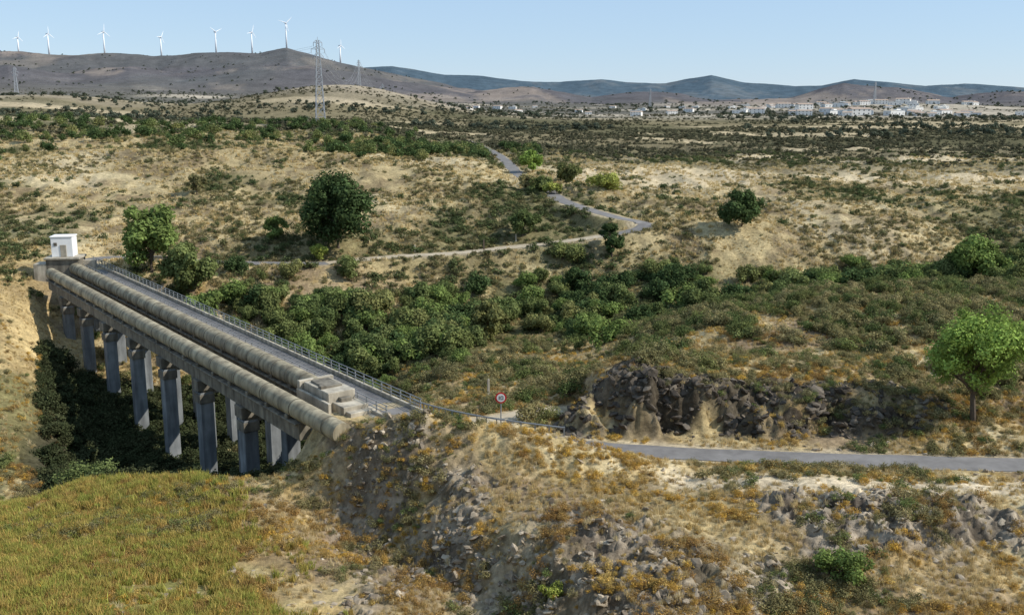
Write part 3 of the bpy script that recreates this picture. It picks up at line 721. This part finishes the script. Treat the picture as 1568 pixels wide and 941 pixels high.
def clear(X, Y, m=2.3):
    d = np.minimum(np.minimum(rdist(ROAD_NEAR, X, Y)[0], rdist(ROAD_FAR, X, Y)[0]), rdist(TRACK, X, Y)[0] + .4)
    n = Vector((-U.y, U.x, 0)); u = (X + 15.05) * U.x + (Y - 76.9) * U.y; v = (X + 15.05) * n.x + (Y - 76.9) * n.y
    onb = (u > -6) & (u < 98) & (v > -7.5) & (v < 3.6) & (height(X, Y, False) > -3.0)
    return (d > m) & ~onb
def cand(n, y0, y1, r0=-.66, r1=.66, pw=2.0):
    u = rng.random(n)
    Y = (y0 ** pw + u * (y1 ** pw - y0 ** pw)) ** (1 / pw)
    r = rng.uniform(r0, r1, n); return r * Y, Y
def layer(name, meshes, n, y0, y1, prob, s0, s1, margin=1.8, pw=1.0, r0=-.66, **k):
    X, Y = cand(n, y0, y1, r0=r0, pw=pw); p = prob(X, Y); m = rng.random(n) < p; X, Y = X[m], Y[m]
    m = clear(X, Y, margin); X, Y = X[m], Y[m]; S = s0 + (s1 - s0) * rng.random(len(X)) ** 1.7
    return scatter(name, meshes, X, Y, S, **k)
def lefthill(X, Y): return ss((-.475 - X / Y) / .02) * ss((Y - 84) / 6) * (1 - ss((Y - 155) / 15))
def dirt_patch(X, Y): return 1 - .85 * np.exp(-(polydist(X, Y, DIRT)[0] / 1.8) ** 2)
def openf(X, Y): return 1 - .93 * fields(X, Y) * np.maximum(ss((Y - 235) / 30), strips(X, Y))

TU = [tuft_mesh(100 + i, 34, F_dry) for i in range(4)]
layer('dry_grass', TU, 90000, 40, 170, lambda X, Y: (1 - .8 * rockmask(X, Y)) * ss(.6 - fbm(X / 5, Y / 5, 3, 30) * 1.0) * (1 - .75 * meadow(X, Y)) * dirt_patch(X, Y), .14, .42, pw=.6)
TF = [tuft_mesh(110 + i, 22, F_dry, .6, .8, .07) for i in range(3)]
layer('hillside_dry_grass', TF, 56000, 130, 330, lambda X, Y: ss(.7 - fbm(X / 10, Y / 10, 3, 49) * 1.5) * .8 * (1 - .85 * greenpatch(X, Y)), .35, .9)
TH = [tuft_mesh(120 + i, 40, F_herb, .55, 1.0, .045) for i in range(3)]
layer('meadow_herbs', TH, 62000, 42, 79, lambda X, Y: meadow(X, Y) * ss(.85 - fbm(X / 4, Y / 4, 3, 34) * 1.7 + .3 * ss((-X - 24) / 10)), .2, .75)
BG = [bush_mesh(200 + i, 420, .055, F_gold) for i in range(3)]
layer('golden_scrub', BG, 30000, 41, 125, lambda X, Y: ss(fbm(X / 4, Y / 4, 3, 35) * 2.5 + .2) * (1 - .6 * rockmask(X, Y)) * .85 * dirt_patch(X, Y), .15, .7, pw=.6)
BR = [bush_mesh(210 + i, 420, .055, F_rust) for i in range(3)]
layer('rust_scrub', BR, 26000, 41, 130, lambda X, Y: ss(fbm(X / 5, Y / 5, 3, 36) * 2.5 - .1 + .9 * meadow(X, Y) * ss((X + 34) / 8)) * .7 * (1 - .7 * lefthill(X, Y)) * dirt_patch(X, Y), .2, .8, pw=.6)
BO = [bush_mesh(220 + i, 480, .055, F_olive) for i in range(3)] + [bush_mesh(224, 480, .055, F_green)]
layer('olive_scrub', BO, 30000, 41, 150, lambda X, Y: ss(fbm(X / 8, Y / 8, 4, 37) * 2.4 - .1 + .85 * ss((Y - 72) / 6)) * .8 * (1 - .88 * lefthill(X, Y)) * dirt_patch(X, Y), .2, 1.05, pw=.7)
BOf = [bush_mesh(230 + i, 170, .095, F_olive, 6) for i in range(4)]
BDf = [bush_mesh(240 + i, 170, .095, F_dgreen, 6) for i in range(4)]
layer('hillside_scrub', BOf, 50000, 140, 330, lambda X, Y: ss(fbm(X / 14, Y / 14, 4, 38) * 2.4 + .35) * .6 * openf(X, Y), .35, 1.25, pw=1)
layer('hillside_bushes', BDf, 27000, 140, 360, lambda X, Y: (greenpatch(X, Y) * .75 + .06) * openf(X, Y), .5, 2.0, pw=1)
BS = [bush_mesh(250 + i, 1100, .055, F_green, 10, 1.0) for i in range(3)] + [bush_mesh(257 + i, 1100, .055, F_olive, 10, 1.0) for i in range(3)]
layer('valley_shrubs', BS, 9500, 76, 150, lambda X, Y: (ss((X / Y - .09) / .05) * ss((Y - 77) / 4) * (1 - ss((Y - 130) / 15)) * .85 + .2) * ss(fbm(X / 9, Y / 9, 3, 44) * 2.2 + .8) * (1 - lefthill(X, Y)), .5, 1.9, pw=1)
BT = [bush_mesh(270 + i, 2600, .06, F_green, 14, 1.3) for i in range(3)] + [bush_mesh(280, 2600, .06, F_mid, 14, 1.3), bush_mesh(281, 2600, .06, F_dkgreen, 14, 1.3)]
X, Y = cand(17000, 90, 175, pw=1.5); d, _ = polydist(X, Y, RIVER, mg=35); r_ = X / Y
pr = np.exp(-(d / np.where(X > 15, 7.5, 11)) ** 2) * ss(fbm(X / 9, Y / 9, 3, 45) * 2 + .8) * .12 + .15 * np.exp(-((Y - 138) / 8) ** 2) * ((r_ > -.30) & (r_ < -.05))
m = (rng.random(len(X)) < pr); X, Y = X[m], Y[m]; m = clear(X, Y, 4.5) & ((X / Y > -.25) | (Y > 124)) & (X / Y > -.33); X, Y = X[m], Y[m]
scatter('riverside_thicket', BT, X, Y, rng.uniform(1.5, 3.8, len(X)))
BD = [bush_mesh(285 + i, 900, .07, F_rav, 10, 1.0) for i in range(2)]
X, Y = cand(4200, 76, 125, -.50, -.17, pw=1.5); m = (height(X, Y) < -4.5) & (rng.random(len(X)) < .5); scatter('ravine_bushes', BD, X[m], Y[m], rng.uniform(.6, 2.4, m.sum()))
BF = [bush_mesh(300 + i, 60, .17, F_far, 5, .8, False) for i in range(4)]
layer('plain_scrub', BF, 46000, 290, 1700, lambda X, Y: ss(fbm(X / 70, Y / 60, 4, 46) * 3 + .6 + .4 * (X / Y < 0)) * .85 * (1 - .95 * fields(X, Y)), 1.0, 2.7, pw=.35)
layer('plateau_scrub', BF, 22000, 245, 620, lambda X, Y: .75 * ss((Y - 285 + 40 * fbm(X / 30, Y / 30, 3, 58)) / 30) * (1 - .95 * fields(X, Y)) * ss(fbm(X / 25, Y / 25, 3, 59) * 2 + .7), .7, 1.8, pw=.6, r0=-.05)
BB = [bush_mesh(310 + i, 420, .09, F_dkgreen, 9, 1.3, False) for i in range(2)] + [bush_mesh(315, 420, .09, F_green, 9, 1.3, False)]
X, Y = cand(6500, 250, 460, -.6, .03, pw=1); belt = np.exp(-((Y - (305 + 30 * np.sin(X / 40))) / 24) ** 2) * (X > -52) * .5 + np.exp(-((Y - 335 - .25 * (X + 100)) / 42) ** 2) * (X < -45) * .24
m = (rng.random(len(X)) < belt); X, Y = X[m], Y[m]; m = clear(X, Y, 5); X, Y = X[m], Y[m]; scatter('tree_belt', BB, X, Y, rng.uniform(1.3, 3.4, len(X)))
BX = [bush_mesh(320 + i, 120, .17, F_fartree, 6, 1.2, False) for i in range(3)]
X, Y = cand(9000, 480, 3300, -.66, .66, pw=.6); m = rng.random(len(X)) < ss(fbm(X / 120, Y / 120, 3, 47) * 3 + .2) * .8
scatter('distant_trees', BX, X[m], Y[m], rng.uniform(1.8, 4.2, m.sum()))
RM = [rock_mesh(400 + i) for i in range(6)]
RD = [m_.copy() for m_ in RM]
for m_ in RD: m_.materials.clear(); m_.materials.append(M_rockD)
for m_ in RM + RD:
    a = m_.attributes.new('shade', 'FLOAT', 'FACE'); a.data.foreach_set('value', rng.uniform(.75, 1.2, len(m_.polygons)))
layer('loose_stones', RM, 42000, 41, 71.0, lambda X, Y: rockmask(X, Y) * ss(fbm(X / 2, Y / 2, 3, 48) * 2 + .45) + .025, .06, .46, pw=.6, sink=.2, tilt=.5)
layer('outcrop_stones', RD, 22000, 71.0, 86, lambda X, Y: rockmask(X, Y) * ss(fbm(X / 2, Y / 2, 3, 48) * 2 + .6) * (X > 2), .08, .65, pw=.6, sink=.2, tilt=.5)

# individually placed trees
def tree(name, r, Y, H, W, mleaf, seed, nl=6000, size=.3, **k):
    px, py = at_(r, Y); o = link(name, tree_mesh(seed, H, W, nl, size, mleaf, **k)); o.location = (px, py, hz(px, py)); o.rotation_euler = (0, 0, seed)
tree('tree', -.372, 151, 11.8, 11.5, F_mid, 501, 10000, .30, trunk=.08, ncl=40)
tree('tree', -.335, 144, 8.5, 9, F_green, 502, 7500, .28, trunk=.04)
tree('tree', -.322, 137, 6.5, 7, F_mid, 524, 6000, .26, trunk=.04)
tree('holm_oak_tree', -.178, 162, 12.8, 14.5, F_dkgreen, 503, 16000, .30, trunk=.02, ncl=60)
tree('tree', -.242, 164, 4.3, 4.6, F_mid, 504, 2500, .2, trunk=.1)
tree('tree', .0107, 173, 5.2, 7, F_green, 505, 3500, .24, trunk=.08)
tree('tree', .103, 166, 6.5, 5.5, F_dkgreen, 506, 3500, .24, trunk=.08)
tree('tree', .234, 173, 7, 9.5, F_dkgreen, 507, 6000, .26, trunk=.02, ncl=34)
tree('tree', .48, 152, 6.5, 11, F_mid, 508, 7000, .27, trunk=.02)
tree('ash_tree', .4926, 73.5, 10.2, 8.8, F_bright, 509, 20000, .13, trunk=.2, ncl=64)
tree('tree', .0204, 242, 5.5, 8, F_bright, 510, 3000, .3, trunk=.06)
tree('tree', .0567, 226, 5, 7, F_green, 511, 3000, .3, trunk=.06)
tree('shrub', .0967, 206, 3.2, 9.5, F_yel, 512, 3000, .26, trunk=.05)
tree('shrub', .030, 207, 3.2, 7, F_green, 521, 2600, .26, trunk=.05)
tree('shrub', .018, 212, 3.0, 6, F_olive, 522, 2200, .26, trunk=.05)
tree('shrub', .040, 204, 2.4, 5, F_yel, 523, 1800, .24, trunk=.05)
tree('tree', .068, 157, 4, 6, F_dkgreen, 513, 3000, .24, trunk=.06)
tree('shrub', -.198, 158.5, 2.6, 4.5, F_yel, 514, 2000, .2, trunk=.05)
tree('tree', -.023, 133, 6.5, 6.8, F_green, 515, 5000, .24, trunk=.08)
tree('tree', -.32, 205, 5, 5, F_olive, 516, 1500, .25, trunk=.2)
tree('shrub', .368, 49, 1.7, 3.7, F_mid, 517, 3500, .09, trunk=.05)
tree('shrub', .045, 50, 1.1, 1.6, F_yel, 518, 1500, .07, trunk=.05)
tree('shrub', -.455, 82, 4.2, 7, F_green, 519, 5000, .14, trunk=.05)
tree('shrub', .16, 47, .9, 1.4, F_gold, 520, 1500, .06, trunk=.05)

# ------------------------------------------------------------------ light, sky, camera
tosun = Vector((1.0, -.12, 0)).normalized(); el = math.radians(40)
ts = Vector((tosun.x * math.cos(el), tosun.y * math.cos(el), math.sin(el)))
ld = bpy.data.lights.new('sun', 'SUN'); ld.energy = 5.0; ld.angle = math.radians(.5); ld.color = (1, .96, .89)
lo = bpy.data.objects.new('sun', ld); scene.collection.objects.link(lo); lo.rotation_euler = ts.to_track_quat('Z', 'Y').to_euler(); lo.location = (100, -20, 80)
w = bpy.data.worlds.new('World'); scene.world = w; w.use_nodes = True; nt = w.node_tree
bg = nt.nodes['Background']; sk = nt.nodes.new('ShaderNodeTexSky'); sk.sky_type = 'NISHITA'; sk.sun_disc = False
sk.sun_elevation = el; sk.sun_rotation = math.atan2(ts.x, ts.y); sk.altitude = 200; sk.air_density = 1.0; sk.dust_density = .1; sk.ozone_density = 2.5
mx = nt.nodes.new('ShaderNodeMix'); mx.data_type = 'RGBA'; mx.inputs['Factor'].default_value = .65; mx.inputs['B'].default_value = (3.4, 4.8, 6.7, 1)
nt.links.new(sk.outputs[0], mx.inputs['A']); nt.links.new(mx.outputs['Result'], bg.inputs[0]); bg.inputs[1].default_value = .135
scene.view_settings.view_transform = 'Standard'
cd = bpy.data.cameras.new('camera'); cd.sensor_width = 36; cd.lens = 1500 / 1568 * 36; cd.clip_end = 20000; cd.clip_start = .3
co = bpy.data.objects.new('camera', cd); scene.collection.objects.link(co); co.location = (0, 0, EYE); co.rotation_euler = (math.radians(90 - 11.5), 0, 0)
scene.camera = co
